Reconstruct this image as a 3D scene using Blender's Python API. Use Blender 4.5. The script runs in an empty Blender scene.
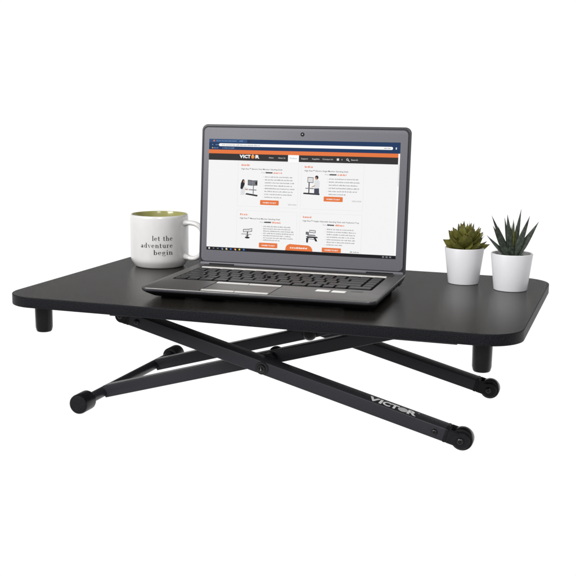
import bpy, bmesh, math, random
from mathutils import Vector, Matrix
PI = math.pi
random.seed(7)
scn = bpy.context.scene
col = scn.collection

# ------------------------------------------------------------------ helpers
def obj(name, bm, mats, parent=None, smooth=True, angle=35, loc=None):
    me = bpy.data.meshes.new(name)
    bmesh.ops.recalc_face_normals(bm, faces=bm.faces) if smooth is not None else None
    bm.to_mesh(me); bm.free()
    if not isinstance(mats, (list, tuple)): mats = [mats]
    for m in mats: me.materials.append(m)
    if smooth:
        for p in me.polygons: p.use_smooth = True
        me.set_sharp_from_angle(angle=math.radians(angle))
    o = bpy.data.objects.new(name, me); col.objects.link(o)
    if parent: o.parent = parent
    if loc: o.location = loc
    return o

def thing(name, label, cat, loc=(0, 0, 0), rz=0, group=None):
    o = bpy.data.objects.new(name, None); col.objects.link(o)
    o.empty_display_size = .02
    o.location = loc; o.rotation_euler = (0, 0, rz)
    o['label'] = label; o['category'] = cat
    if group: o['group'] = group
    return o

def dup(src, parent, loc=None):
    c = src.copy(); col.objects.link(c); c.parent = parent
    if loc: c.location = loc
    for ch in list(src.children):
        d = ch.copy(); col.objects.link(d); d.parent = c
    return c

def merge(bm, b2, M=None):
    if M is not None: bmesh.ops.transform(b2, matrix=M, verts=b2.verts)
    me = bpy.data.meshes.new('t'); b2.to_mesh(me); b2.free()
    bm.from_mesh(me); bpy.data.meshes.remove(me)

def box(bm, lo, hi, bev=0, seg=2, M=None):
    b = bmesh.new(); bmesh.ops.create_cube(b, size=1)
    for v in b.verts:
        v.co = Vector([(lo[i] + hi[i]) / 2 + v.co[i] * (hi[i] - lo[i]) for i in range(3)])
    if bev: bmesh.ops.bevel(b, geom=b.edges[:], offset=bev, segments=seg, profile=.5, affect='EDGES')
    merge(bm, b, M)

def lathe(bm, prof, M=None, n=64, cap=True):
    """prof = [(r, z)...], revolved about z; closed at r==0 ends"""
    b = bmesh.new(); rings = []
    for r, z in prof:
        if r < 1e-7: rings.append([b.verts.new((0, 0, z))])
        else: rings.append([b.verts.new((r * math.cos(2 * PI * i / n), r * math.sin(2 * PI * i / n), z)) for i in range(n)])
    for A, B in zip(rings, rings[1:]):
        if len(A) == 1 and len(B) == 1: continue
        for i in range(n):
            j = (i + 1) % n
            if len(A) == 1: b.faces.new((A[0], B[i], B[j]))
            elif len(B) == 1: b.faces.new((A[i], A[j], B[0]))
            else: b.faces.new((A[i], A[j], B[j], B[i]))
    merge(bm, b, M)

def rrect(x0, y0, x1, y1, r, n=8):
    pts = []
    rr = r if isinstance(r, (list, tuple)) else [r] * 4   # fl, fr, br, bl
    for (cx, cy, a0, q) in ((x0 + rr[0], y0 + rr[0], PI, rr[0]), (x1 - rr[1], y0 + rr[1], 1.5 * PI, rr[1]),
                            (x1 - rr[2], y1 - rr[2], 0, rr[2]), (x0 + rr[3], y1 - rr[3], .5 * PI, rr[3])):
        if q <= 0: pts.append((cx, cy)); continue
        for i in range(n + 1):
            a = a0 + PI / 2 * i / n
            pts.append((cx + q * math.cos(a), cy + q * math.sin(a)))
    return pts

def loft(bm, loops, M=None, cap0=True, cap1=True, closed=False):
    """loops: list of equal-length point loops (3d)"""
    b = bmesh.new(); R = [[b.verts.new(p) for p in L] for L in loops]
    n = len(R[0])
    for A, B in zip(R, R[1:]):
        for i in range(n):
            j = (i + 1) % n
            b.faces.new((A[i], A[j], B[j], B[i]))
    if closed:
        for i in range(n):
            j = (i + 1) % n
            b.faces.new((R[-1][i], R[-1][j], R[0][j], R[0][i]))
    else:
        if cap0: b.faces.new(list(reversed(R[0])))
        if cap1: b.faces.new(R[-1])
    merge(bm, b, M)

def slab(bm, x0, y0, x1, y1, r, z0, z1, bev=.001, n=8, M=None):
    """rounded rectangle plate with softened edges"""
    L = []
    for dz, ins in ((z0, bev), (z0 + bev * .3, bev * .3), (z0 + bev, 0), (z1 - bev, 0), (z1 - bev * .3, bev * .3), (z1, bev)):
        pts = rrect(x0 + ins, y0 + ins, x1 - ins, y1 - ins, max(r - ins, 1e-5), n)
        L.append([(p[0], p[1], dz) for p in pts])
    loft(bm, L, M)

def tube(bm, path, rads, n=16, M=None, flat=1.0, up=None):
    P = [Vector(p) for p in path]; L = []
    ref = Vector(up) if up else Vector((0, 0, 1))
    for i, p in enumerate(P):
        t = (P[min(i + 1, len(P) - 1)] - P[max(i - 1, 0)]).normalized()
        s = t.cross(ref)
        if s.length < 1e-4: s = Vector((1, 0, 0))
        s.normalize(); w = t.cross(s).normalized()
        r = rads[i] if isinstance(rads, (list, tuple)) else rads
        L.append([tuple(p + s * (r * flat * math.cos(2 * PI * k / n)) + w * (r * math.sin(2 * PI * k / n))) for k in range(n)])
    loft(bm, L, M)

# ------------------------------------------------------------------ materials
def mat(name, c, rough=.5, spec=.5, metal=0, noise=0, nscale=200, bump=0, bscale=400, coat=0, c2=None, rnoise=0):
    m = bpy.data.materials.new(name); m.use_nodes = True
    nt = m.node_tree; b = nt.nodes['Principled BSDF']
    b.inputs['Base Color'].default_value = (*c, 1); b.inputs['Roughness'].default_value = rough
    b.inputs['Specular IOR Level'].default_value = spec; b.inputs['Metallic'].default_value = metal
    b.inputs['Coat Weight'].default_value = coat
    if coat: b.inputs['Coat Roughness'].default_value = .08
    tc = nt.nodes.new('ShaderNodeTexCoord')
    if noise or c2:
        n = nt.nodes.new('ShaderNodeTexNoise'); n.inputs['Scale'].default_value = nscale; n.inputs['Detail'].default_value = 5
        nt.links.new(tc.outputs['Object'], n.inputs['Vector'])
        r = nt.nodes.new('ShaderNodeValToRGB')
        r.color_ramp.elements[0].position = .35; r.color_ramp.elements[1].position = .68
        lo = c2 if c2 else tuple(x * (1 - noise) for x in c); hi = c if c2 else tuple(min(1, x * (1 + noise)) for x in c)
        r.color_ramp.elements[0].color = (*lo, 1); r.color_ramp.elements[1].color = (*hi, 1)
        nt.links.new(n.outputs['Fac'], r.inputs['Fac']); nt.links.new(r.outputs['Color'], b.inputs['Base Color'])
    if rnoise:
        n = nt.nodes.new('ShaderNodeTexNoise'); n.inputs['Scale'].default_value = 40; n.inputs['Detail'].default_value = 4
        nt.links.new(tc.outputs['Object'], n.inputs['Vector'])
        mr = nt.nodes.new('ShaderNodeMapRange'); mr.inputs['To Min'].default_value = rough - rnoise; mr.inputs['To Max'].default_value = rough + rnoise
        nt.links.new(n.outputs['Fac'], mr.inputs['Value']); nt.links.new(mr.outputs['Result'], b.inputs['Roughness'])
    if bump:
        n = nt.nodes.new('ShaderNodeTexNoise'); n.inputs['Scale'].default_value = bscale; n.inputs['Detail'].default_value = 3
        nt.links.new(tc.outputs['Object'], n.inputs['Vector'])
        bp = nt.nodes.new('ShaderNodeBump'); bp.inputs['Strength'].default_value = bump; bp.inputs['Distance'].default_value = .0005
        nt.links.new(n.outputs['Fac'], bp.inputs['Height']); nt.links.new(bp.outputs['Normal'], b.inputs['Normal'])
    return m

def emit(name, c, s=1.0):
    m = bpy.data.materials.new(name); m.use_nodes = True
    b = m.node_tree.nodes['Principled BSDF']
    b.inputs['Base Color'].default_value = (.004, .004, .004, 1); b.inputs['Roughness'].default_value = .6
    b.inputs['Specular IOR Level'].default_value = .1
    b.inputs['Emission Color'].default_value = (*c, 1); b.inputs['Emission Strength'].default_value = s
    return m

def srgb(r, g, b):
    f = lambda v: (v / 255 / 12.92) if v <= 10 else ((v / 255 + .055) / 1.055) ** 2.4
    return (f(r), f(g), f(b))

M_top = mat('black_laminate', (.0195, .0174, .0154), .27, .24, noise=.8, nscale=560, bump=.36, bscale=900)
M_edge = mat('black_edge_band', (.0175, .0180, .0225), .45, .10, c2=(.0055, .0056, .0068), nscale=760, bump=.8, bscale=1000)
M_tube = mat('powder_coated_steel', (.0290, .0290, .0350), .36, .28, noise=.10, nscale=900, bump=.12, bscale=1200)
M_plas = mat('black_moulded_plastic', (.010, .010, .0125), .38, .22, noise=.2, nscale=200, bump=.15, bscale=900)
M_rub = mat('black_rubber', (.0055, .0055, .006), .26, .30, noise=.2, nscale=200)
M_bolt = mat('black_bolt_steel', (.012, .012, .014), .22, .7, metal=.3)
M_glint = mat('bolt_glint_metal', (.5, .5, .5), .25, .5, metal=1)  # bright metal for the imitated glint on the pivot bolts
M_print = mat('white_printed_ink', (.94, .94, .94), .5, .3)
M_printg = mat('grey_printed_ink', (.62, .62, .62), .5, .3)

# ------------------------------------------------------------------ standing desk converter
W, D, T = .3680, .2236, .0153
desk = thing('standing_desk', 'black desktop riser with rounded corners on folding crossed steel legs', 'standing desk', (0, 0, 0))
bm = bmesh.new()
R0 = .05
def deck_loop(ins, z): return [(x, y, z) for x, y in rrect(-W + ins, -D + ins, W - ins, D - ins, R0 - ins, 18)]
loft(bm, [deck_loop(.0012, -T), deck_loop(.0003, -T + .0004), deck_loop(0, -T + .0012), deck_loop(0, -.0009),
          deck_loop(.0003, -.0003), deck_loop(.0009, 0)])
bm.faces.ensure_lookup_table()
for f in bm.faces: f.material_index = 0 if f.normal.z > .9 and f.calc_center_median().z > -.001 else 1
bmesh.ops.recalc_face_normals(bm, faces=bm.faces)
for f in bm.faces: f.material_index = 0 if f.normal.z > .9 else 1
top = obj('tabletop', bm, [M_top, M_edge], desk, angle=25)

# rubber stops under the corners
def stop_bm():
    b = bmesh.new()
    lathe(b, [(0, -.0388), (.0085, -.0388), (.0102, -.0382), (.0112, -.0366), (.0115, -.0348), (.0118, -.034), (.0118, -.0332), (.0122, -.0325), (.0126, 0), (0, 0)], n=40)
    return b
st = obj('rubber_stop', stop_bm(), M_rub, desk, loc=(-.3115, -.195, -T))
for x, y in ((.3195, -.195), (-.3115, .195), (.3195, .195)): dup(st, desk, (x, y, -T))

# legs; each is modelled along its own axis, then placed
WZ = -.1686
def leg_matrix(x0, z0, x1, z1, y):
    a = math.atan2(z1 - z0, x1 - x0)
    return Matrix.Translation((x0, y, z0)) @ Matrix.Rotation(-a, 4, 'Y')
def set_world(o, M):
    o.matrix_local = M

def outer_leg(side):
    # side -1: near leg (outer face to -y), +1: far leg
    yc = -.1222 if side < 0 else .143
    A0 = (-.218, -.036); A1 = (.2885, WZ)
    L = math.hypot(A1[0] - A0[0], A1[1] - A0[1])
    M = leg_matrix(*A0, *A1, yc)
    w = .014; h = .0095
    b = bmesh.new(); box(b, (.0125, -w, -h), (L - .0235, w, h), .0016, 3)
    leg = obj('outer_leg', b, M_tube, desk); set_world(leg, M)
    def clevis(x_in, x_c, r):
        b = bmesh.new()
        d = 1 if x_c > x_in else -1
        # sleeve over the tube end
        lo, hi = min(x_in - .001 * d, x_in + .0035 * d), max(x_in - .001 * d, x_in + .0035 * d)
        box(b, (lo, -w - .0003, -h - .0003), (hi, w + .0003, h + .0003), .0010, 2)
        lo, hi = min(x_in + .0062 * d, x_in + .003 * d), max(x_in + .0062 * d, x_in + .003 * d)
        box(b, (lo, -w + .0004, -h + .0006), (hi, w - .0004, h - .0006))
        for s in (-1, 1):
            pts = []
            n = 20
            xs = x_in + .0042 * d
            a_ = math.acos(.0094 / r) if r > .0110 else .25
            pts.append((xs, -r * math.cos(a_)))
            for i in range(n + 1):
                a = -PI / 2 - a_ + (PI + 2 * a_) * i / n
                pts.append((x_c + d * r * math.cos(a), r * math.sin(a)))
            pts.append((xs, r * math.cos(a_)))
            y0, y1 = (w + .0006) * s, (w - .0042) * s
            q = .0009 * s
            cx = x_c
            sc = lambda k: [((x - cx) * k + cx, z * k) for x, z in pts]
            p1 = sc(.93)
            loft(b, [[(x, y1, z) for x, z in pts], [(x, y0 - q, z) for x, z in pts], [(x, y0, z) for x, z in p1]])
        return b
    brk = obj('end_bracket', clevis(L - .0235, L, .0114), M_plas, leg, angle=30)
    brk2 = obj('end_bracket', clevis(.0135, 0, .0102), M_plas, leg, angle=30)
    # rollers
    b = bmesh.new()
    RX = Matrix.Rotation(PI / 2, 4, 'X')
    prof = [(0, -.0085), (.0125, -.0085), (.0146, -.0078), (.0153, -.006), (.0153, .006), (.0146, .0078), (.0125, .0085), (0, .0085)]
    lathe(b, prof, RX, 48)
    wh = obj('roller_wheel', b, M_rub, leg); wh.location = (L - .0004, .0012, -.0004)
    # bolts
    def bolt(x, r, y=-w, z=0, inner=False, s=-1):
        b = bmesh.new(); Mb = Matrix.Translation((x, y, z)) @ Matrix.Rotation(PI / 2 * (1 if s < 0 else -1), 4, 'X')
        lathe(b, [(0, 0), (r, 0), (r, .0008), (r * .92, .0016), (r * .62, .0028), (r * .42, .0031), (r * .40, .0031), (r * .38, .0018), (0, .0018)], Mb, 28)
        lathe(b, [(r * .1, .0018), (r * .22, .0019), (r * .2, .0034), (r * .07, .0036), (0, .0036)], Mb, 12)
        o = obj('bolt', b, M_bolt, leg); return o
    bolt(L - .001, .0050, -w - .0006); bolt(-.001, .0048, -w - .0006)
    if side < 0: bolt(L - .0375, .0042); bolt(.0265, .0042)
    xp = (.0038 - A0[0]) / math.cos(math.atan2(A1[1] - A0[1], A1[0] - A0[0]))
    # pivot bolt with a large washer
    b = bmesh.new(); Mb = Matrix.Translation((xp, -w, 0)) @ Matrix.Rotation(PI / 2, 4, 'X')
    lathe(b, [(0, 0), (.0093, 0), (.0093, .0012), (.0088, .0018), (.0062, .0022), (.0058, .0036), (.0050, .0044), (.0030, .0047), (.0028, .003), (0, .003)], Mb, 36)
    lathe(b, [(.0004, .003), (.0015, .0031), (.0014, .005), (.0006, .0054), (0, .0054)], Mb, 12)
    pv = obj('pivot_bolt', b, M_bolt, leg)
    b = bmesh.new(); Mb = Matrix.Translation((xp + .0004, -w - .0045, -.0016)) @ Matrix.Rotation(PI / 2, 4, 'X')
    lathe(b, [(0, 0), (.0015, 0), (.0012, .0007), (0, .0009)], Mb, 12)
    obj('bolt_glint', b, M_glint, leg).name = 'pivot_glint'  # small bright bead added to imitate a highlight on the pivot bolt
    return leg, L, M, h

legA, LA, MA, hA = outer_leg(-1)
legA2, _, _, _ = outer_leg(1)

# printed brand lettering on the sloping top face of the near leg
def text_bm(s, size, bold=0, spacing=1.0, align='LEFT'):
    cu = bpy.data.curves.new('t', 'FONT'); cu.body = s; cu.size = size; cu.space_character = spacing
    cu.align_x = align; cu.offset = bold; cu.resolution_u = 3
    o = bpy.data.objects.new('t', cu); col.objects.link(o)
    dg = bpy.context.evaluated_depsgraph_get(); ev = o.evaluated_get(dg); me = ev.to_mesh()
    b = bmesh.new(); b.from_mesh(me); ev.to_mesh_clear()
    bpy.data.objects.remove(o); bpy.data.curves.remove(cu)
    return b
def fit_text(b, x0, y0, x1, y1):
    xs = [v.co.x for v in b.verts]; ys = [v.co.y for v in b.verts]
    for v in b.verts:
        v.co.x = x0 + (v.co.x - min(xs)) / (max(xs) - min(xs)) * (x1 - x0)
        v.co.y = y0 + (v.co.y - min(ys)) / (max(ys) - min(ys)) * (y1 - y0)
        v.co.z = 0
    return b
XP = (.0038 + .218) / math.cos(math.atan2(WZ + .036, .2885 + .218))
b = bmesh.new()
lx0 = XP + .1565
TB = Matrix.Translation((0, -.014, hA + .00025))
for s, a0, a1 in (('V', 0, .0150), ('I', .0157, .0195), ('C', .0203, .0320), ('T', .0315, .0433), ('R', .0563, .0695)):
    t = fit_text(text_bm(s, .02, .0009), lx0 + a0, .0035, lx0 + a1, .0205)
    if s == 'T': bmesh.ops.translate(t, verts=t.verts, vec=(0, 0, 0))
    merge(b, t, TB)
obj('brand_lettering', b, M_print, legA, smooth=False)
b = bmesh.new()
def disc(bm, cx, cy, rx, ry, z=0, n=24, M=None, a0=0, a1=2 * PI):
    q = bmesh.new(); vs = [q.verts.new((cx + rx * math.cos(a0 + (a1 - a0) * i / n), cy + ry * math.sin(a0 + (a1 - a0) * i / n), z)) for i in range(n + (0 if a1 - a0 > 6.28 else 1))]
    q.faces.new(vs); merge(bm, q, M)
disc(b, lx0 + .0496, .012, .0071, .0082, 0, M=TB)
obj('brand_emblem', b, M_printg, legA, smooth=False)
b = bmesh.new()
disc(b, lx0 + .0712, .0195, .0011, .0011, 0, 12, M=TB)
obj('trademark_dot', b, M_printg, legA, smooth=False)

def inner_leg(yc, s):
    B0 = (-.276, WZ - (.0007 if s > 0 else .0016)); slope = .2887
    B1 = (.225, B0[1] + slope * (.225 + .276))
    L = math.hypot(B1[0] - B0[0], B1[1] - B0[1]); M = leg_matrix(*B0, *B1, yc)
    b = bmesh.new(); box(b, (.003, -.0100, -.0095), (L, .0100, .0095), .0016, 3)
    leg = obj('inner_leg', b, M_tube, desk); set_world(leg, M)
    xp = (.0038 + .276) / math.cos(math.atan(slope))
    # spacer towards the outer leg, washer and dome nut on the inside
    for (y0, sg, prof, nm) in ((.0100 * -s, 1, [(0, 0), (.0088, 0), (.0088, .0125), (0, .0125)], 'spacer'),
                               (.0100 * s, -1, [(0, 0), (.0124, 0), (.0124, .0030), (.0106, .0060), (.0082, .0090), (.005, .0108), (0, .0112)], 'pivot_nut')):
        b = bmesh.new()
        dirn = -s if sg == 1 else s
        Mb = Matrix.Translation((xp, y0, 0)) @ Matrix.Rotation(-PI / 2 * dirn, 4, 'X')
        lathe(b, prof, Mb, 32)
        obj(nm, b, M_plas, leg)
    # upper end pin running in the channel
    b = bmesh.new(); lathe(b, [(0, -.022), (.005, -.022), (.005, .022), (0, .022)], Matrix.Translation((L - .012, 0, 0)) @ Matrix.Rotation(PI / 2, 4, 'X'), 20)
    obj('slide_pin', b, M_bolt, leg)
    return leg
legB = inner_leg(-.085, 1)
legB2 = inner_leg(.095, -1)

# lower crossbar with rubber end caps
bar = bmesh.new(); BZ = -.1693; BX = -.2765
RY = Matrix.Rotation(-PI / 2, 4, 'X')
lathe(bar, [(0, -.150), (.0078, -.150), (.0078, .165), (0, .165)], RY, 32)
cb = obj('crossbar', bar, M_tube, desk, loc=(BX, 0, BZ))
def capbm(sg):
    b = bmesh.new()
    prof = [(0, .0), (.0098, .0), (.0132, .0006), (.0144, .0018), (.0148, .004), (.0148, .0285), (.0142, .0300), (.0095, .0305), (.0085, .0335), (.0080, .0335)]
    lathe(b, prof, Matrix.Rotation(-PI / 2 * sg, 4, 'X'), 44)
    return b
c1 = obj('rubber_cap', capbm(1), M_plas, cb, loc=(0, -.1676, 0))
c2 = obj('rubber_cap', capbm(-1), M_plas, cb, loc=(0, .182, 0))

# steel channels and pivot brackets screwed under the top
for yc in (-.0895, .1105):
    b = bmesh.new(); z0 = -T - .0002
    box(b, (.035, yc - .0305, z0 - .0018), (.2754, yc + .0305, z0))
    for s in (-1, 1):
        y0 = yc + s * .0305
        box(b, (.035, min(y0, y0 - s * .0018), z0 - .0250), (.2754, max(y0, y0 - s * .0018), z0 - .0019))
    obj('guide_channel', b, M_tube, desk, smooth=False)
for yc in (-.1222, .143):
    b = bmesh.new()
    box(b, (-.245, yc - .022, -T - .0022), (-.190, yc + .022, -T - .0002))
    for s in (-1, 1): box(b, (-.235, yc + s * .0165 - .001, -.036), (-.206, yc + s * .0165 + .001, -T - .0023))
    obj('pivot_bracket', b, M_tube, desk, smooth=False)

# ------------------------------------------------------------------ laptop
lap = thing('laptop', 'open dark grey laptop in the middle of the desktop showing a web shop page', 'laptop', (-.007, .0583, 0), .0476)
mm = .001
M_deck = mat('brushed_grey_metal', (.122, .118, .116), .36, .5, metal=.45, noise=.10, nscale=500, bump=.05, bscale=1500, rnoise=.06)
M_shell = mat('dark_shell', (.045, .045, .052), .35, .5, noise=.1, nscale=300)
M_under = mat('black_underside', (.008, .008, .009), .6, .25)
M_bezel = mat('matte_grey_bezel', (.148, .149, .170), .48, .35, noise=.07, nscale=700, bump=.15, bscale=1500)
M_rim = mat('dark_lid_rim', (.040, .040, .047), .4, .4)
M_line = mat('bezel_gasket', (.030, .030, .036), .6, .2)
M_key = mat('black_keycap', (.020, .020, .021), .38, .45, noise=.1, nscale=500)
M_well = mat('keyboard_well', (.003, .003, .003), .9, .05)
M_silver = mat('silver_painted_sheen', (.68, .67, .66), .3, .5, metal=.25)  # silver touchpad buttons, reflected light put into the pale colour
M_strip = mat('silver_power_strip', (.78, .76, .73), .3, .5, metal=.3)
M_grille = mat('dark_speaker_grille', (.030, .028, .026), .45, .4, bump=.5, bscale=2500)
M_pad = mat('touchpad_surface', (.165, .157, .148), .42, .5, metal=.3)
M_stick = mat('white_sticker', (.80, .80, .78), .4, .4)
M_stickd = mat('dark_sticker', (.05, .05, .055), .35, .5)
M_port = mat('black_port', (.004, .004, .004), .5, .2)

ZD = .0185
b = bmesh.new()
def bl(ins, z, r, fy=0): return [(x, y, z) for x, y in rrect(-.1688 + ins, -.2322 + max(ins, fy), .1688 - ins, .003 - ins, [r, r, .006, .006], 8)]
loft(b, [bl(.012, .0030, .012, .026), bl(.0085, .0036, .012, .021), bl(.0022, .0095, .012, .0085), bl(.0006, .0128, .012, .0022), bl(.0001, .0142, .012, .0006), bl(0, .0155, .012), bl(0, ZD - .0011, .012), bl(.0004, ZD - .0003, .012), bl(.0011, ZD, .012)])
bmesh.ops.recalc_face_normals(b, faces=b.faces)
for f in b.faces:
    z = f.calc_center_median().z
    f.material_index = 0 if (f.normal.z > .1 and z > .016) else (1 if z > .0130 else 2)
# recess for the hinge at the rear: the metal deck stops before it
base = obj('base', b, [M_deck, M_shell, M_under], lap, angle=30)
# keyboard cut-out frame, grille, strip, ports, feet, stickers
b = bmesh.new(); slab(b, -.1545, -.0300, .1545, -.0060, .002, ZD - .001, ZD + .0004, .0002, 3); obj('speaker_grille', b, M_grille, base)
b = bmesh.new()
L = []
for x in (-.1480, .1470):
    L.append([(x, -.0400, ZD - .0005), (x, -.0400, ZD + .0008), (x, -.0392, ZD + .0014), (x, -.0350, ZD + .0017), (x, -.0340, ZD + .0008), (x, -.0340, ZD - .0005)])
loft(b, L); obj('metal_strip', b, M_strip, base, smooth=False)
for (y0, y1, z0, z1) in ((-.068, -.056, .0100, .0145), (-.088, -.074, .0100, .0145), (-.112, -.094, .0100, .0140), (-.048, -.026, .0085, .0150), (-.150, -.122, .0118, .0140)):
    b = bmesh.new(); box(b, (.1640, y0, z0), (.16845, y1, z1), .0003, 1)
    obj('side_port', b, M_port, base, smooth=False)
for x, y in ((-.135, -.19), (.135, -.19), (-.135, -.025), (.135, -.025)):
    b = bmesh.new(); slab(b, x - .018, y - .004, x + .018, y + .004, .0038, 0, .0045, .0006, 5)
    obj('rubber_foot', b, M_rub, base)
for (x0, x1, y0, y1, m, nm) in ((.0735, .0930, -.1805, -.1665, M_stick, 'white_sticker'), (.0965, .1160, -.1815, -.1675, M_stick, 'white_sticker'), (.1215, .1385, -.1700, -.1620, M_stickd, 'dark_sticker')):
    b = bmesh.new(); slab(b, x0, y0, x1, y1, .0008, ZD, ZD + .00025, .00008, 2); obj(nm, b, m, base)
# front latch notch highlight line / lid latch lip
b = bmesh.new(); slab(b, -.02, -.2325, .02, -.2305, .0008, .0150, .0172, .0003, 2); obj('latch_lip', b, M_shell, base)

# touchpad
b = bmesh.new(); slab(b, -.0785, -.2165, .0190, -.1675, .0015, ZD - .0005, ZD + .0003, .0002, 3)
pad = obj('touchpad', b, M_pad, lap)
for (x0, x1, y0, y1, t) in ((-.0780, -.0296, -.1645, -.1575, .0), (-.0288, .0190, -.1645, -.1575, 0), (-.0790, -.0306, -.2265, -.2202, 0), (-.0298, .0185, -.2265, -.2202, 0)):
    b = bmesh.new()
    bmesh.ops.create_cube(b, size=1)
    for v in b.verts:
        up = v.co.z > 0; bk = v.co.y > 0
        v.co = Vector(((x0 + x1) / 2 + v.co.x * (x1 - x0), y1 if bk else y0, ZD + (.0011 if bk else .0004) if up else ZD - .0004))
    bmesh.ops.bevel(b, geom=b.edges[:], offset=.0003, segments=2, affect='EDGES')
    obj('touchpad_button', b, M_silver, pad)
# dark outline round the touchpad area
b = bmesh.new()
box(b, (-.0806, -.2290, ZD - .001), (-.0794, -.1500, ZD + .00012)); obj('touchpad_seam', b, M_well, pad, smooth=False)
b = bmesh.new(); box(b, (.0195, -.2290, ZD - .001), (.0201, -.1550, ZD + .00012)); obj('touchpad_seam', b, M_well, pad, smooth=False)

# keyboard
b = bmesh.new(); slab(b, -.1525, -.1505, .1475, -.0425, .003, ZD - .001, ZD + .00015, .0001, 4)
kb = obj('keyboard', b, M_well, lap)
kx0, kx1 = -.1510, .1460; gap = .0036
rows = [(-.0435, .0105, [1] * 16), (-.0553, .0172, [1] * 13 + [1.9] + [1]), (-.0737, .0172, [1.5] + [1] * 12 + [1.4] + [1]),
        (-.0921, .0172, [1.75] + [1] * 11 + [2.15] + [1]), (-.1105, .0172, [2.2] + [1] * 10 + [2.7] + [1]), (-.1289, .0185, [1, 1, 1.2, 1.2, 5.2, 1.2, 1.2, 1, 1, 1.9])]
keymesh = {}
nkey = 0
for ytop, h, ws in rows:
    tot = sum(ws); u = (kx1 - kx0) / tot; x = kx0
    for w_ in ws:
        key = (round(w_ * u, 5), h)
        wid = w_ * u - gap; hh = h - .0034
        if key not in keymesh:
            b = bmesh.new()
            loops = []
            for z, ins, r in ((0, 0, .0012), (.0006, .0001, .0013), (.0010, .0006, .0014), (.00095, .0030, .0014)):
                loops.append([(px, py, z) for px, py in rrect(-wid / 2 + ins, -hh / 2 + ins, wid / 2 - ins, hh / 2 - ins, r, 3)])
            loft(b, loops); o = obj('key', b, M_key, kb); keymesh[key] = o
        else:
            o = keymesh[key].copy(); col.objects.link(o)
        o.location = (x + w_ * u / 2, ytop - h / 2, ZD + .0002)
        x += w_ * u; nkey += 1
# pointing stick
b = bmesh.new(); lathe(b, [(0, 0), (.0026, 0), (.0030, .0018), (.0022, .0030), (0, .0032)], n=20); obj('pointing_stick', b, M_rub, kb, loc=(-.018, -.1012, ZD + .0012))

# lid: local frame x = width, y = up the lid, z = towards the user; hinged at the rear
lA = 1.657
lid_M = Matrix.Translation((0, 0, .0157)) @ Matrix(((1, 0, 0, 0), (0, -math.cos(lA), -math.sin(lA), 0), (0, math.sin(lA), -math.cos(lA), 0), (0, 0, 0, 1)))
LW = .1686
b = bmesh.new(); slab(b, -LW, -.001, LW, .2261, .0095, -.0062, .0, .0014, 10)
lid = obj('lid', b, M_rim, lap, angle=30); lid.matrix_local = lid_M
BZ0 = .0005
b = bmesh.new(); slab(b, -LW + .0026, .0030, LW - .0026, .2235, .0080, -.0005, .0006, .0003, 10); obj('bezel_gasket', b, M_line, lid)
b = bmesh.new(); slab(b, -LW + .0042, .0075, LW - .0042, .2212, .0072, .0, .0013, .0006, 10); obj('bezel', b, M_bezel, lid)
b = bmesh.new(); slab(b, -LW + .0028, .0008, LW - .0028, .0062, .0024, .0, .0012, .0005, 6); obj('lower_trim', b, M_bezel, lid)
b = bmesh.new(); lathe(b, [(0, 0), (.0031, 0), (.0031, .0003), (.0026, .0004), (.0024, .0001), (0, .0001)], Matrix.Translation((-.0015, .2125, .0013)), 28)
wc = obj('webcam', b, M_port, lid)
b = bmesh.new(); lathe(b, [(0, 0), (.0011, 0), (.0008, .0004), (0, .0005)], Matrix.Translation((-.0015, .2125, .0014)), 20)
obj('webcam_lens', b, mat('lens_glass', (.35, .36, .42), .1, .8), lid)
# hinges
for x0, x1 in ((-.150, -.108), (.108, .150)):
    b = bmesh.new(); lathe(b, [(0, x0), (.0050, x0), (.0050, x1), (0, x1)], Matrix.Translation((0, .001, .0155)) @ Matrix.Rotation(PI / 2, 4, 'Y'), 24)
    obj('hinge', b, M_under, lap)

# ---- display: the web page on the screen, every element a thin coloured layer of the panel
ui = {}
cols = dict(page=(243, 243, 243), blue=(24, 54, 94), orange=(229, 119, 62), black=(47, 45, 46), white=(250, 250, 250), otext=(230, 118, 72), dtext=(60, 60, 64),
            gtext=(142, 142, 147), lgrey=(222, 222, 224), mgrey=(120, 122, 128), task=(18, 18, 24), dark=(38, 38, 44), yellow=(214, 190, 70), sky=(64, 118, 200),
            skin=(190, 140, 105), shirt=(222, 224, 226), jeans=(70, 72, 88), paleblue=(110, 140, 180), hblue=(45, 78, 124))
names = list(cols); scr_mats = [emit('screen_' + k, srgb(*cols[k])) for k in names]
scr = bmesh.new(); ZS = .00135
def addm(q, c, layer):
    i = names.index(c)
    for f in q.faces: f.material_index = i
    bmesh.ops.translate(q, verts=q.verts, vec=(0, 0, ZS + layer * .00004))
    merge(scr, q)
def rc(x0, y0, x1, y1, c, layer=1, r=0):
    q = bmesh.new(); pts = rrect(x0 * mm, y0 * mm, x1 * mm, y1 * mm, max(r, 0) * mm, 4) if r else [(x0 * mm, y0 * mm), (x1 * mm, y0 * mm), (x1 * mm, y1 * mm), (x0 * mm, y1 * mm)]
    q.faces.new([q.verts.new((x, y, 0)) for x, y in pts]); addm(q, c, layer)
def el(cx, cy, rx, ry, c, layer=3):
    q = bmesh.new(); disc(q, cx * mm, cy * mm, rx * mm, ry * mm, 0, 18); addm(q, c, layer)
def po(pts, c, layer=3):
    q = bmesh.new(); q.faces.new([q.verts.new((x * mm, y * mm, 0)) for x, y in pts]); addm(q, c, layer)
def tx(s, x0, y0, x1, h, c, layer=3, bold=.0):
    q = text_bm(s, h * mm * 1.4, bold * mm)
    xs = [v.co.x for v in q.verts]; k = (x1 - x0) * mm / (max(xs) - min(xs)); m0 = min(xs)
    for v in q.verts: v.co.x = x0 * mm + (v.co.x - m0) * k; v.co.y += y0 * mm; v.co.z = 0
    addm(q, c, layer)
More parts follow.
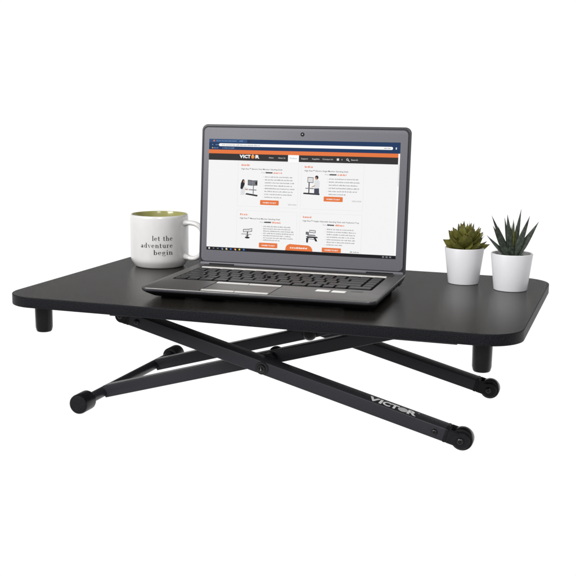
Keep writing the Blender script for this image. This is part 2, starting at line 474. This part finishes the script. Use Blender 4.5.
def words(x0, y, x1, h, c, rnd, layer=2):
    x = x0
    while x < x1 - 1:
        w = min(rnd.uniform(1.6, 6.5), x1 - x)
        # each unreadable word: a row of short strokes
        xx = x
        while xx < x + w - .35:
            a = rnd.choice((.55, .7, .9)); top_ = h * rnd.choice((.72, .72, 1.0))
            rc(xx, y, xx + a, y + top_, c, layer); xx += a + .28
        x += w + .8
U0, U1, S0, S1 = -155.5, 153.2, 25.8, 203.0
rc(U0, S0, U1, S1, 'page', 0)
rc(U0, 186.2, U1, S1, 'blue', 1); rc(U0, 180.2, 150.6, 186.2, 'orange', 1); rc(U0, 169.8, 150.6, 180.2, 'black', 1)
rc(U0, 197.6, -92, S1, 'hblue', 2, 0)
rc(-138.8, 191.7, 141.8, 196.2, 'white', 2, 2.1)
rnd = random.Random(3)
el(-147.2, 200.2, 1.4, 1.4, 'orange', 3); words(-143.5, 199.3, -109, 1.9, 'paleblue', rnd, 3); words(-105, 199.3, -99, 1.9, 'paleblue', rnd, 3); el(-88.5, 199.8, 1.4, 1.4, 'dark', 3)
for x in (-149.5, -143.5, -137.5 - 3): el(x, 194, 1.0, 1.0, 'paleblue', 3)
words(-134, 193.1, -70, 1.6, 'gtext', rnd, 3); words(128, 193.2, 139, 1.6, 'mgrey', rnd, 3); rc(146, 192.4, 147.8, 195.4, 'lgrey', 3)
el(-149.5, 188.9, 1.0, 1.0, 'yellow', 3); words(-147.5, 188.2, -139, 1.8, 'paleblue', rnd, 3); words(-133, 188.2, -112, 1.8, 'paleblue', rnd, 3)
# header logo
for s, a0, a1 in (('V', -103.6, -97.6), ('I', -97.4, -95.8), ('C', -95.4, -90.2), ('T', -90.2, -85.4), ('R', -77.2, -70.6)):
    q = fit_text(text_bm(s, .01, .00045), a0 * mm, 173.6 * mm, a1 * mm, 179.0 * mm); addm(q, 'white', 3)
el(-81.6, 176.2, 3.1, 3.1, 'orange', 3); el(-81.6, 176.0, 1.0, 2.2, 'yellow', 4); rc(-82.2, 178.0, -81.0, 179.6, 'white', 4)
rc(-23.6, 168.6, -6.0, 180.2, 'white', 2)
tx('Home', -54.8, 174.3, -47.4, 2.2, 'lgrey'); tx('About Us', -39.6, 174.3, -28.0, 2.2, 'lgrey'); tx('Products', -20.6, 174.3, -9.2, 2.2, 'mgrey')
tx('Support', -2.4, 174.1, 8.8, 2.2, 'lgrey'); tx('Supplies', 15.4, 174.1, 27.2, 2.2, 'lgrey'); tx('Contact Us', 32.2, 174.1, 48.8, 2.2, 'lgrey')
rc(54.8, 173.4, 58.4, 176.8, 'lgrey', 3, .5); tx('0', 62.2, 174.0, 63.8, 2.2, 'lgrey')
el(71.6, 175.4, 1.7, 1.7, 'lgrey', 3); el(71.6, 175.4, 1.0, 1.0, 'black', 4); po([(72.4, 174.4), (73.0, 174.9), (75.2, 172.8), (74.6, 172.2)], 'lgrey', 3)
tx('Search', 77.5, 174.0, 88.0, 2.2, 'lgrey')
# scroll bar
rc(150.6, 31.0, U1, 186.2, 'white', 1); rc(151.2, 137, 152.7, 170, 'lgrey', 2)
# cards
def card(x0, x1, y0, y1):
    for a in ((x0, y0, x0 + .3, y1), (x1 - .3, y0, x1, y1), (x0, y1 - .3, x1, y1), (x0, y0, x1, y0 + .3)):
        rc(*a, 'lgrey', 1)
card(-105.5, -5.6, 97.5, 168.2); card(-1.2, 98.5, 97.0, 168.2); card(-105.5, -5.6, 31.5, 91.5); card(-1.2, 98.5, 31.5, 91.0)
def product(x, y, title, pricex, bodx, body_w, nl, lh, btn, seed, tw=68, learn=True):
    r = random.Random(seed)
    words(x, y - 3.4, x + 13.5, 3.0, 'otext', r, 3)
    tx(title, x, y - 9.0, x + tw, 2.3, 'dtext', 3, .025)
    tx('Price', pricex, y - 14.0, pricex + 6, 1.9, 'mgrey'); rc(pricex + 7.5, y - 13.8, pricex + 18, y - 12.2, 'dtext', 2); words(pricex + 7, y - 14.2, pricex + 18.5, 2.4, 'dtext', r, 3)
    words(pricex + 20, y - 14.3, pricex + 34.5, 2.7, 'otext', r, 3)
    yy = y - 20.5
    for i in range(nl):
        if i % 3 != 2 or i == 0: el(bodx - 2.4, yy + .7, .35, .35, 'gtext', 2)
        words(bodx, yy, bodx + body_w * (r.uniform(.88, 1.0) if i < nl - 1 else .55), 1.75, 'gtext', r, 2)
        yy -= lh
    if btn:
        x0, y0, x1, y1 = btn
        rc(x0, y0, x1, y1, 'orange', 2, .9)
        if y1 - y0 > 5: tx('WHERE TO BUY', x0 + 4.2, y0 + (y1 - y0) * .34, x1 - 4.2, 2.0, 'white', 3, .06)
        else: rc(x0 + 4, y0 + .0, x1 - 4, y0 + .9, 'white', 3)
        if learn:
            tx('Learn more', 81.3 if x > 0 else -21.2, y0 + 1.6, 96 if x > 0 else -7.4, 1.7, 'mgrey'); rc(81.3 if x > 0 else -21.2, y0 + .9, 96 if x > 0 else -7.4, y0 + 1.15, 'mgrey', 3)
product(-100, 164.8, 'High Rise\u2122 Electric Dual Monitor Standing Desk', -66.5, -60.5, 51, 8, 4.55, (-67.2, 101, -36.4, 108.6), 11)
product(4.0, 164.6, 'High Rise\u2122 Electric Single Monitor Standing Desk', 37, 43.5, 50, 6, 4.75, (36.2, 110, 66.6, 117.6), 12, 70)
product(-100, 86.8, 'High Rise\u2122 Manual Dual Monitor Standing Desk', -66.5, -60.5, 51, 7, 3.6, (-67, 33.4, -36.4, 41.2), 13, 67, False)
product(4.0, 86.6, 'High Rise\u2122 Height Adjustable Standing Desk with Keyboard Tray', 36.5, 43.2, 48, 7, 4.0, (36.2, 31.2, 66.8, 38.2), 14, 90, False)
words(81, 32.6, 96, 1.6, 'mgrey', random.Random(5), 3)
po([(-23.4, 31.0), (-22.6, 36.0), (-20.4, 39.4), (-16.5, 41.2), (14.0, 40.2), (18.2, 38.4), (20.8, 34.6), (21.2, 31.0)], 'orange', 3)
words(-15.5, 34.3, 12.5, 2.6, 'white', random.Random(8), 4)
# product pictures (people at standing desks, desk converters)
def monitor(x, y, w, h, tilt=0, c='mgrey'):
    po([(x, y + tilt), (x + w, y), (x + w, y + h), (x, y + h + tilt)], 'dark', 3)
    po([(x + .7, y + .8 + tilt), (x + w - .7, y + .8), (x + w - .7, y + h - .8), (x + .7, y + h - .8 + tilt)], c, 4)
# 1: woman with long dark hair at an electric desk
po([(-97.6, 140), (-95.2, 140.4), (-93.6, 138), (-93.8, 132), (-97.4, 124.5), (-100.8, 125.5), (-100.2, 134)], 'dark', 4); el(-94.9, 136.8, 1.5, 2.0, 'skin', 5)
po([(-98.6, 131.5), (-93.8, 131), (-92.6, 126), (-93.4, 116), (-100.4, 115.4), (-99.6, 124)], 'shirt', 3); po([(-94, 129), (-86, 124.6), (-86, 123), (-93.6, 125.6)], 'shirt', 4); el(-90.4, 124.4, 2.6, .9, 'skin', 5)
monitor(-88.6, 130.6, 8, 8.6, .6); monitor(-80.2, 131, 7.6, 8.2, -.2); el(-74.4, 134.8, 1.8, 2.6, 'dark', 5)
rc(-79.8, 116.6, -78.4, 132, 'mgrey', 3); po([(-87, 123.6), (-74, 123.2), (-73.6, 124.6), (-86.4, 125)], 'mgrey', 4); po([(-92.5, 116.6), (-72.4, 113.8), (-71.6, 116.2), (-90.5, 118.8)], 'dark', 3)
# 2: man in a white shirt
monitor(9.2, 138.0, 9.6, 8.6, .4, 'lgrey'); rc(11.2, 121.6, 12.8, 138.4, 'dark', 3); po([(6.2, 128.8), (20, 128.4), (20, 129.9), (6.2, 130.1)], 'mgrey', 4)
po([(2.8, 120.4), (29.2, 119.4), (29.4, 122.0), (3.4, 122.6)], 'dark', 3)
el(23.9, 146.6, 2.8, 3.1, 'dark', 4); el(22.9, 145.2, 1.6, 2.0, 'skin', 5); po([(20.6, 142.2), (26.8, 143.2), (29.2, 139), (28.4, 129.5), (20.8, 129), (20.2, 134)], 'shirt', 3)
po([(20.4, 129.4), (28.2, 129.8), (28.6, 121), (20.6, 120.6)], 'jeans', 4); po([(16, 132.2), (21.4, 134.6), (21.4, 132.8), (16.2, 131.2)], 'skin', 5)
# 3: dual monitor stand
monitor(-94.2, 57.2, 9.2, 4.8, -.6, 'lgrey'); monitor(-86.2, 58.2, 7.2, 5.2, -1.6, 'lgrey'); rc(-87.6, 48.4, -86.0, 58.2, 'dark', 3); po([(-97.2, 53.2), (-80, 53.0), (-80, 54), (-96.8, 54.2)], 'mgrey', 3)
el(-86.8, 48.2, 4.2, 1.5, 'dark', 3); po([(-89.6, 50), (-84.0, 51.6), (-84, 52.6), (-89.6, 51)], 'dark', 3)
# 4: desk converter with keyboard tray
monitor(15.2, 60.0, 10, 4.4, .4, 'lgrey'); monitor(9.4, 57.4, 5, 4.2, .0, 'mgrey'); po([(9.6, 54.8), (27.6, 54.6), (29.6, 52.6), (12.6, 52.2)], 'dark', 3)
po([(12.2, 57.6), (24.4, 57.4), (25.6, 55.6), (12.4, 55.4)], 'mgrey', 4); po([(10.2, 52.4), (14.2, 52.4), (13.2, 44.6), (10.6, 45)], 'dark', 3); po([(22.2, 52.4), (26, 52.4), (28.6, 47.2), (25.2, 47.2)], 'dark', 3); po([(12, 50.4), (24.6, 49.6), (24.6, 50.6), (12, 51.4)], 'mgrey', 4)
# task bar
rc(U0, S0, U1, 31.0, 'task', 2)
for i, c in enumerate(('lgrey', 'mgrey', 'mgrey', 'sky', 'lgrey', 'sky', 'orange', 'yellow', 'sky')):
    x = -150.8 + i * 7.35
    if i in (1, 2): rc(x - 1.4, 27.8, x + 1.4, 29.4, c, 3)
    elif i == 0: rc(x - 1.3, 27.2, x + 1.3, 29.8, c, 3)
    else: el(x, 28.5, 1.5, 1.5, c, 3)
    if i in (3, 4, 6): el(x + .9, 27.7, .9, .9, 'yellow' if i < 6 else 'lgrey', 4)
for x in (132, 137.5, 143): rc(x, 27.2, x + 3.2, 29.6, 'mgrey', 3)
for f in scr.faces:
    if f.normal.z < 0: f.normal_flip()
sm = bpy.data.meshes.new('display'); scr.to_mesh(sm); scr.free()
for m in scr_mats: sm.materials.append(m)
so = bpy.data.objects.new('display', sm); col.objects.link(so); so.parent = lid

# ------------------------------------------------------------------ mug
M_glaze = mat('white_glaze', (.70, .695, .69), .22, .5, noise=.015, nscale=90, coat=.3)
M_green = mat('olive_glaze', (.32, .31, .105), .18, .5, coat=.5)
M_ink = mat('dark_grey_ink', (.035, .033, .036), .5, .3)
mug = thing('mug', 'white ceramic mug with olive green inside and small lettering, left of the laptop', 'mug', (-.2754, .1129, 0))
HM, RM = .0886, .0492
b = bmesh.new()
outp = [(0, .0012), (.0340, .0012), (.0352, 0), (.0382, 0), (.0405, .0006), (.0425, .0024), (.0462, .0080), (.0479, .0108), (.0488, .0138), (RM, .0180), (RM, .0700), (.0489, .0840), (.0484, .0872), (.0478, HM - .0004), (.0468, HM)]
lathe(b, outp, n=96)
body = obj('mug_body', b, M_glaze, mug)
b = bmesh.new()
lathe(b, [(.0468, HM), (.0458, HM - .0004), (.0452, HM - .0016), (.0455, .0700), (.0455, .0200), (.0440, .0120), (.0380, .0065), (.0, .0055)], n=96)
inner = obj('mug_lining', b, M_green, body)
# handle
b = bmesh.new(); ha = math.radians(-3); path = []
r0, r1, zt, zb_, = .0440, .0835, .0750, .0166
ctrl = [(r0, zt - .0005), (.052, zt + .0006), (.062, zt + .0008), (.0715, zt - .0015), (.0790, zt - .0075), (.0828, zt - .017), (.0835, (zt + zb_) / 2), (.0822, zb_ + .016), (.0775, zb_ + .0065), (.0700, zb_ + .0010), (.061, zb_ - .0005), (.052, zb_ + .0012), (r0, zb_ + .0025)]
def catmull(P, n=5):
    out = []
    for i in range(len(P) - 1):
        p0, p1, p2, p3 = P[max(i - 1, 0)], P[i], P[i + 1], P[min(i + 2, len(P) - 1)]
        for k in range(n):
            t = k / n
            out.append(tuple(.5 * (2 * p1[j] + (p2[j] - p0[j]) * t + (2 * p0[j] - 5 * p1[j] + 4 * p2[j] - p3[j]) * t * t + (3 * p1[j] - p0[j] - 3 * p2[j] + p3[j]) * t ** 3) for j in range(len(p1))))
    out.append(tuple(P[-1])); return out
cp = catmull(ctrl)
path = [(r * math.cos(ha), r * math.sin(ha), z) for r, z in cp]
rads = []
for r, z in cp: rads.append(.0041 + .0022 * max(0, 1 - (r - .046) / .010) if r < .056 else .0041)
tube(b, path, rads, 20, flat=1.45, up=(-math.sin(ha), math.cos(ha), 0) and None or (0, 0, 1)) if False else None
# explicit frames: side vector is constant
L = []
side = Vector((-math.sin(ha), math.cos(ha), 0))
P = [Vector(p) for p in path]
for i, p in enumerate(P):
    t = (P[min(i + 1, len(P) - 1)] - P[max(i - 1, 0)]).normalized(); w = t.cross(side).normalized(); r = rads[i]
    L.append([tuple(p + side * (r * 1.35 * math.cos(2 * PI * k / 20)) + w * (r * math.sin(2 * PI * k / 20))) for k in range(20)])
loft(b, L); obj('handle', b, M_glaze, mug)

# lettering: high-contrast serif letters drawn as strokes, bent round the mug
def glyph(ch):
    S = []   # list of polygons, x-height = 1
    k, t = .22, .075
    def R_(x0, y0, x1, y1): S.append([(x0, y0), (x1, y0), (x1, y1), (x0, y1)])
    def ring(cx, cy, rx, ry, a0=0, a1=360, th=k, tv=t):
        n = 22
        for i in range(n):
            p = math.radians(a0 + (a1 - a0) * i / n); q = math.radians(a0 + (a1 - a0) * (i + 1) / n)
            S.append([(cx + rx * math.cos(p), cy + ry * math.sin(p)), (cx + rx * math.cos(q), cy + ry * math.sin(q)),
                      (cx + (rx - th) * math.cos(q), cy + (ry - tv) * math.sin(q)), (cx + (rx - th) * math.cos(p), cy + (ry - tv) * math.sin(p))])
    def stem(x, y0, y1, foot=True, head=True, hw=.13):
        R_(x, y0, x + k, y1)
        if foot: R_(x - hw, y0, x + k + hw, y0 + t)
        if head: R_(x - hw, y1 - t, x + .01, y1)
    if ch == 'l': stem(.13, 0, 1.6); w = .46
    elif ch == 'h': stem(.13, 0, 1.6); ring(.52, .62, .36, .38, 0, 150); stem(.68, 0, .62, head=False); w = 1.02
    elif ch == 'b': R_(.13, 0, .13 + k, 1.6); R_(0, 1.6 - t, .14, 1.6); ring(.52, .5, .40, .5); w = .96
    elif ch == 'd': stem(.62, 0, 1.6, foot=False); R_(.8, 0, .95, t); ring(.43, .5, .40, .5); w = .96
    elif ch == 'e': ring(.42, .5, .40, .5, 0, 315); R_(.1, .5, .82, .5 + t); w = .86
    elif ch == 't': R_(.16, .08, .16 + k, 1.35); R_(0, 1 - t, .58, 1); ring(.42, .22, .26, .22, 180, 330); w = .62
    elif ch == 'n': stem(.13, 0, 1); ring(.52, .62, .36, .38, 0, 150); stem(.68, 0, .62, head=False); w = 1.02
    elif ch == 'u': R_(.13, .38, .13 + k, 1); R_(0, 1 - t, .14, 1); ring(.49, .38, .36, .38, 180, 345); stem(.65, 0, 1, foot=False); R_(.8, 0, .97, t); w = 1.0
    elif ch == 'r': stem(.13, 0, 1); ring(.50, .66, .20, .34, 55, 165, .06); S.append([(.55, .82), (.70, .86), (.70, .98), (.55, 1.0)]); w = .72
    elif ch == 'v': S.append([(.08, 1), (.30, 1), (.54, .05), (.44, 0)]); S.append([(.46, 0), (.50, 0), (.84, 1), (.78, 1)]); R_(-.02, 1 - t, .40, 1); R_(.66, 1 - t, .94, 1); w = .92
    elif ch == 'a': R_(.54, .1, .54 + k, .72); ring(.42, .70, .32, .30, 0, 150); ring(.34, .28, .30, .29); R_(.6, 0, .90, t); w = .90
    elif ch == 'i': stem(.13, 0, 1); ring(.23, 1.38, .12, .12, th=.12, tv=.12); w = .46
    elif ch == 'g': ring(.38, .66, .34, .34); R_(.66, .9, .88, .97); R_(.12, .10, .22, .34); ring(.42, -.14, .40, .26, th=.10, tv=.07); w = .88
    else: w = .55
    return S, w
def line(s, xr, z, xh, total):
    items = []; x = 0; tr = .16
    for ch in s:
        S, w = glyph(ch); items.append((S, x)); x += w + tr
    x -= tr; sx = total / x
    out = []
    for S, x0 in items:
        for poly in S: out.append([(xr - total + (px + x0) * sx, z + py * xh) for px, py in poly])
    return out
b = bmesh.new()
ang0 = math.atan2(-.898, .439) - .030
for s, z, tot in (('let the', .0486, .0345), ('adventure', .0367, .0555), ('begin', .0250, .0325)):
    for poly in line(s, .0233, z, .0052, tot):
        vs = []
        for x, zz in poly:
            a = ang0 + x / RM
            rr = RM + .00022
            if zz > .07: rr -= 0
            vs.append(b.verts.new((rr * math.cos(a), rr * math.sin(a), zz)))
        try: b.faces.new(vs)
        except Exception: pass
obj('mug_lettering', b, M_ink, body, smooth=False)

# ------------------------------------------------------------------ potted plants
M_pot = mat('white_pot_ceramic', (.72, .717, .742), .38, .45, noise=.012, nscale=60)
M_soil = mat('dark_soil', (.030, .024, .018), .9, .2, noise=.6, nscale=500, bump=1, bscale=500)
M_leaf = mat('olive_succulent_leaf', (.205, .205, .050), .40, .35, c2=(.105, .104, .020), nscale=130, bump=.3, bscale=500)
M_tip = mat('reddish_leaf_tip', (.085, .045, .018), .5, .3)
M_spike = mat('dark_grey_green_leaf', (.052, .068, .048), .42, .35, c2=(.013, .019, .014), nscale=220, bump=.6, bscale=700)
M_core = mat('pale_olive_core_leaf', (.11, .12, .03), .5, .3, noise=.3, nscale=200)

def pot(parent, rb, rt, h):
    b = bmesh.new()
    lathe(b, [(0, .001), (rb - .004, .001), (rb - .003, 0), (rb - .0012, 0), (rb - .0003, .0006), (rb, .0018), (rt - .0004, h - .0012), (rt - .0008, h - .0004), (rt - .0016, h), (rt - .0026, h - .0006), (rt - .0030, h - .002), (rt - .0042, h - .012)], n=72)
    o = obj('pot', b, M_pot, parent)
    b = bmesh.new()
    q = bmesh.new(); rs = rt - .0034; n = 40; rings = 9; z0 = h - .0068
    rr = random.Random(4)
    R = [[q.verts.new((0, 0, z0 + .0012))]]
    for i in range(1, rings + 1):
        r = rs * i / rings
        R.append([q.verts.new((r * math.cos(2 * PI * k / n), r * math.sin(2 * PI * k / n), z0 + rr.uniform(-.0008, .0012))) for k in range(n)])
    for k in range(n): q.faces.new((R[0][0], R[1][k], R[1][(k + 1) % n]))
    for A, B in zip(R[1:], R[2:]):
        for k in range(n): q.faces.new((A[k], B[k], B[(k + 1) % n], A[(k + 1) % n]))
    merge(b, q); obj('soil', b, M_soil, parent)
    return o

def leaf(bm, base, tip, width, thick, bend=.15, cup=.25, wpos=.6, nose=2.0, n=12, mi=0, tipmi=None, up=Vector((0, 0, 1)), basew=.55, roll=0):
    """fleshy pointed leaf from base to tip; cup = how far the edges curl up"""
    base, tip = Vector(base), Vector(tip); ax = tip - base; Ln = ax.length; t = ax.normalized()
    s = t.cross(up)
    if s.length < 1e-3: s = Vector((1, 0, 0))
    s.normalize(); nrm = s.cross(t).normalized()
    if roll: 
        Rm = Matrix.Rotation(roll, 3, t); s = Rm @ s; nrm = Rm @ nrm
    q = bmesh.new(); L = []; m = 10
    for i in range(n + 1):
        f = i / n
        if f < wpos: w = basew + (1 - basew) * math.sin(PI / 2 * f / wpos)
        else: w = max(0.0, 1 - ((f - wpos) / (1 - wpos)) ** nose)
        w = max(w, .03) * width / 2
        th = thick / 2 * max(.08, (1 - f ** 2.5))
        c = base + t * (Ln * f) - nrm * (bend * Ln * math.sin(PI * f))
        ring = []
        for k in range(m):
            a = 2 * PI * k / m; x = math.cos(a) * w; y = math.sin(a) * th
            if y > 0: y *= .45
            y += cup * (abs(x) / (width / 2)) ** 2 * width / 2 * 1.0
            ring.append(tuple(c + s * x + nrm * y))
        L.append(ring)
    loft(q, L)
    for f in q.faces:
        f.material_index = mi
    if tipmi is not None:
        for f in q.faces:
            cc = (f.calc_center_median() - base).dot(t) / Ln
            if cc > .93: f.material_index = tipmi
    merge(bm, q)

# image-right and away directions at the plants (they only fix which way each leaf leans)
RV = Vector((.988, .150, 0)); FV = Vector((-.150, .988, 0))
pA = thing('potted_succulent', 'white pot with low olive green succulent rosette, beside the laptop', 'potted plant', (.2396, .1356, 0), 0)
pot(pA, .0238, .0309, .0566)
b = bmesh.new(); rr = random.Random(21)
zs = .0500
golden = 2.39996
# lower spreading ring, middle cupped ring, upper bud
k = 0
for (cnt, R1, Z1, wd, bw, th) in ((8, .0335, .0165, .0185, .5, .0045), (9, .0300, .0285, .0190, .5, .004), (9, .0225, .0365, .0165, .5, .0036), (7, .0130, .0425, .0130, .55, .003), (5, .006, .0445, .009, .6, .0026)):
    for i in range(cnt):
        a = 2 * PI * i / cnt + k * .6 + rr.uniform(-.16, .16); k += 1
        r = R1 * rr.uniform(.85, 1.10); z = Z1 + rr.uniform(-.004, .003)
        d = Vector((math.cos(a), math.sin(a), 0))
        bz = zs + max(0, Z1 - .016) * .55
        base = Vector((0, 0, bz)) + d * (.004 if R1 > .01 else .0015)
        tip = d * r + Vector((0, 0, zs + z))
        leaf(b, base, tip, wd * rr.uniform(.88, 1.08), th * .8, bend=.06, cup=.14, wpos=.52, nose=1.25, n=12, mi=0, tipmi=1, basew=.5, roll=rr.uniform(-.3, .3))
# individually set outer leaves seen from the front
for (u, f, z, wd) in ((-.0335, -.004, .0180, .0190), (.0385, -.002, .0125, .0150), (-.0255, -.006, .0330, .0180), (.0275, -.002, .0310, .0170), (.0270, -.004, .0225, .0170), (.0090, -.004, .0455, .0100), (-.0070, -.003, .0450, .0105), (.0240, .004, .0370, .0140), (-.0190, .000, .0370, .0150), (-.0120, -.016, .0230, .0180), (.0100, -.016, .0260, .0170)):
    tip = RV * u + FV * f + Vector((0, 0, zs + z)); base = RV * (u * .15) + FV * f * .2 + Vector((0, 0, zs + max(0, z - .012) * .35))
    leaf(b, base, tip, wd, .0036, bend=.06, cup=.12, wpos=.52, nose=1.25, mi=0, tipmi=1, basew=.55, up=(-FV * .9 + Vector((0, 0, .7))).normalized())
obj('succulent_leaves', b, [M_leaf, M_tip], pA, angle=50)

pB = thing('potted_aloe', 'white pot with upright spiky dark green aloe, near the right corner', 'potted plant', (.3164, .1038, 0), 0)
pot(pB, .0252, .0317, .0560)
b = bmesh.new(); zs = .0480
spk = [(-.0325, -.004, .0640, .0095), (-.0300, -.010, .0490, .0125), (-.0385, .004, .0330, .0085), (-.0130, .012, .0600, .0085), (-.0092, .002, .0655, .0120),
       (.0110, .010, .0735, .0100), (.0232, -.006, .0650, .0120), (.0368, -.002, .0565, .0130), (.0348, .012, .0500, .0095),
       (.0010, .026, .0560, .0090), (-.022, .018, .046, .008), (-.004, -.010, .040, .0095)]
for i, (u, f, z, wd) in enumerate(spk):
    tip = RV * u + FV * f + Vector((0, 0, zs + z)); base = RV * (u * .10) + FV * (f * .22 - .001) + Vector((0, 0, zs - .001))
    leaf(b, base, tip, wd * .84, .0052, bend=.02, cup=.24, wpos=.36, nose=1.35, n=14, mi=0, basew=.72, up=(-FV * .9 + Vector((0, 0, .5))).normalized())
for (u, f, z, wd) in ((.001, .0, .054, .008), (-.003, .004, .050, .006), (.0045, .003, .050, .006)):
    tip = RV * u + FV * f + Vector((0, 0, zs + z)); leaf(b, RV * u * .2 + Vector((0, 0, zs + .008)), tip, wd, .004, bend=.02, cup=.35, wpos=.45, nose=1.3, mi=1, basew=.6)
obj('aloe_leaves', b, [M_spike, M_core], pB, angle=50)

# ------------------------------------------------------------------ camera
cam_d = bpy.data.cameras.new('camera'); cam = bpy.data.objects.new('camera', cam_d); col.objects.link(cam)
yaw, pitch, roll = .3286, -.1781, .0101
f = Vector((-math.sin(yaw) * math.cos(pitch), math.cos(yaw) * math.cos(pitch), math.sin(pitch)))
r = Vector((math.cos(yaw), math.sin(yaw), 0)); u = r.cross(f)
r2 = math.cos(roll) * r + math.sin(roll) * u; u2 = -math.sin(roll) * r + math.cos(roll) * u
Mc = Matrix((r2, u2, -f)).transposed().to_4x4(); Mc.translation = (.4913, -1.4555, .2745)
cam.matrix_world = Mc
cam_d.sensor_width = 36; cam_d.lens = 36 * 1024.24 / 576; cam_d.clip_start = .05; cam_d.clip_end = 100
scn.camera = cam

# ------------------------------------------------------------------ studio light
w = bpy.data.worlds.new('World'); scn.world = w; w.use_nodes = True
nt = w.node_tree; bg = nt.nodes['Background']
tc = nt.nodes.new('ShaderNodeTexCoord'); sp = nt.nodes.new('ShaderNodeSeparateXYZ'); nt.links.new(tc.outputs['Generated'], sp.inputs[0])
def mrange(src, a, b_, c, d):
    m = nt.nodes.new('ShaderNodeMapRange'); m.interpolation_type = 'SMOOTHSTEP'
    m.inputs['From Min'].default_value = a; m.inputs['From Max'].default_value = b_; m.inputs['To Min'].default_value = c; m.inputs['To Max'].default_value = d
    nt.links.new(src, m.inputs['Value']); return m.outputs['Result']
def math_(op, a, b_):
    m = nt.nodes.new('ShaderNodeMath'); m.operation = op
    for i, v in enumerate((a, b_)):
        if isinstance(v, float): m.inputs[i].default_value = v
        else: nt.links.new(v, m.inputs[i])
    return m.outputs[0]
back = mrange(sp.outputs['Y'], -.15, .45, 0, 1)       # world made white behind the desk, no sweep is modelled
low = mrange(sp.outputs['Z'], .100, .128, 1, 0)
high = mrange(sp.outputs['Z'], .100, .135, 0, 1)   # world darkened above the white band to dim tabletop reflections
k = math_('MULTIPLY', back, low)
STUDIO = .45
val = math_('ADD', math_('MULTIPLY', k, 1.02 - STUDIO), STUDIO)
val = math_('SUBTRACT', val, math_('MULTIPLY', math_('MULTIPLY', back, high), STUDIO - .08))
nt.links.new(val, bg.inputs['Strength']); bg.inputs['Color'].default_value = (1, 1, 1, 1)

def area(name, loc, target, size, power, color=(1, 1, 1), sy=None):
    l = bpy.data.lights.new(name, 'AREA'); l.energy = power; l.size = size; l.color = color
    if sy: l.shape = 'RECTANGLE'; l.size_y = sy
    o = bpy.data.objects.new(name, l); col.objects.link(o); o.location = loc
    o.rotation_euler = (Vector(target) - Vector(loc)).to_track_quat('-Z', 'Y').to_euler(); return o
area('key_softbox', (-1.15, -1.75, 1.15), (0, 0, .05), 1.0, 46, (1, .99, .975))
area('lettering_fill', (.85, -2.0, 1.25), (.1, 0, -.05), .6, 18, (1, .99, .98))  # unseen fill lamp added to brighten the leg lettering
area('overhead_softbox', (.35, .55, 1.9), (0, 0, 0), .9, 8, (1, .97, .93))

scn.render.engine = 'CYCLES'
scn.view_settings.view_transform = 'Standard'; scn.view_settings.look = 'None'; scn.view_settings.exposure = 0; scn.view_settings.gamma = 1
scn.render.resolution_x = 1024; scn.render.resolution_y = 1024
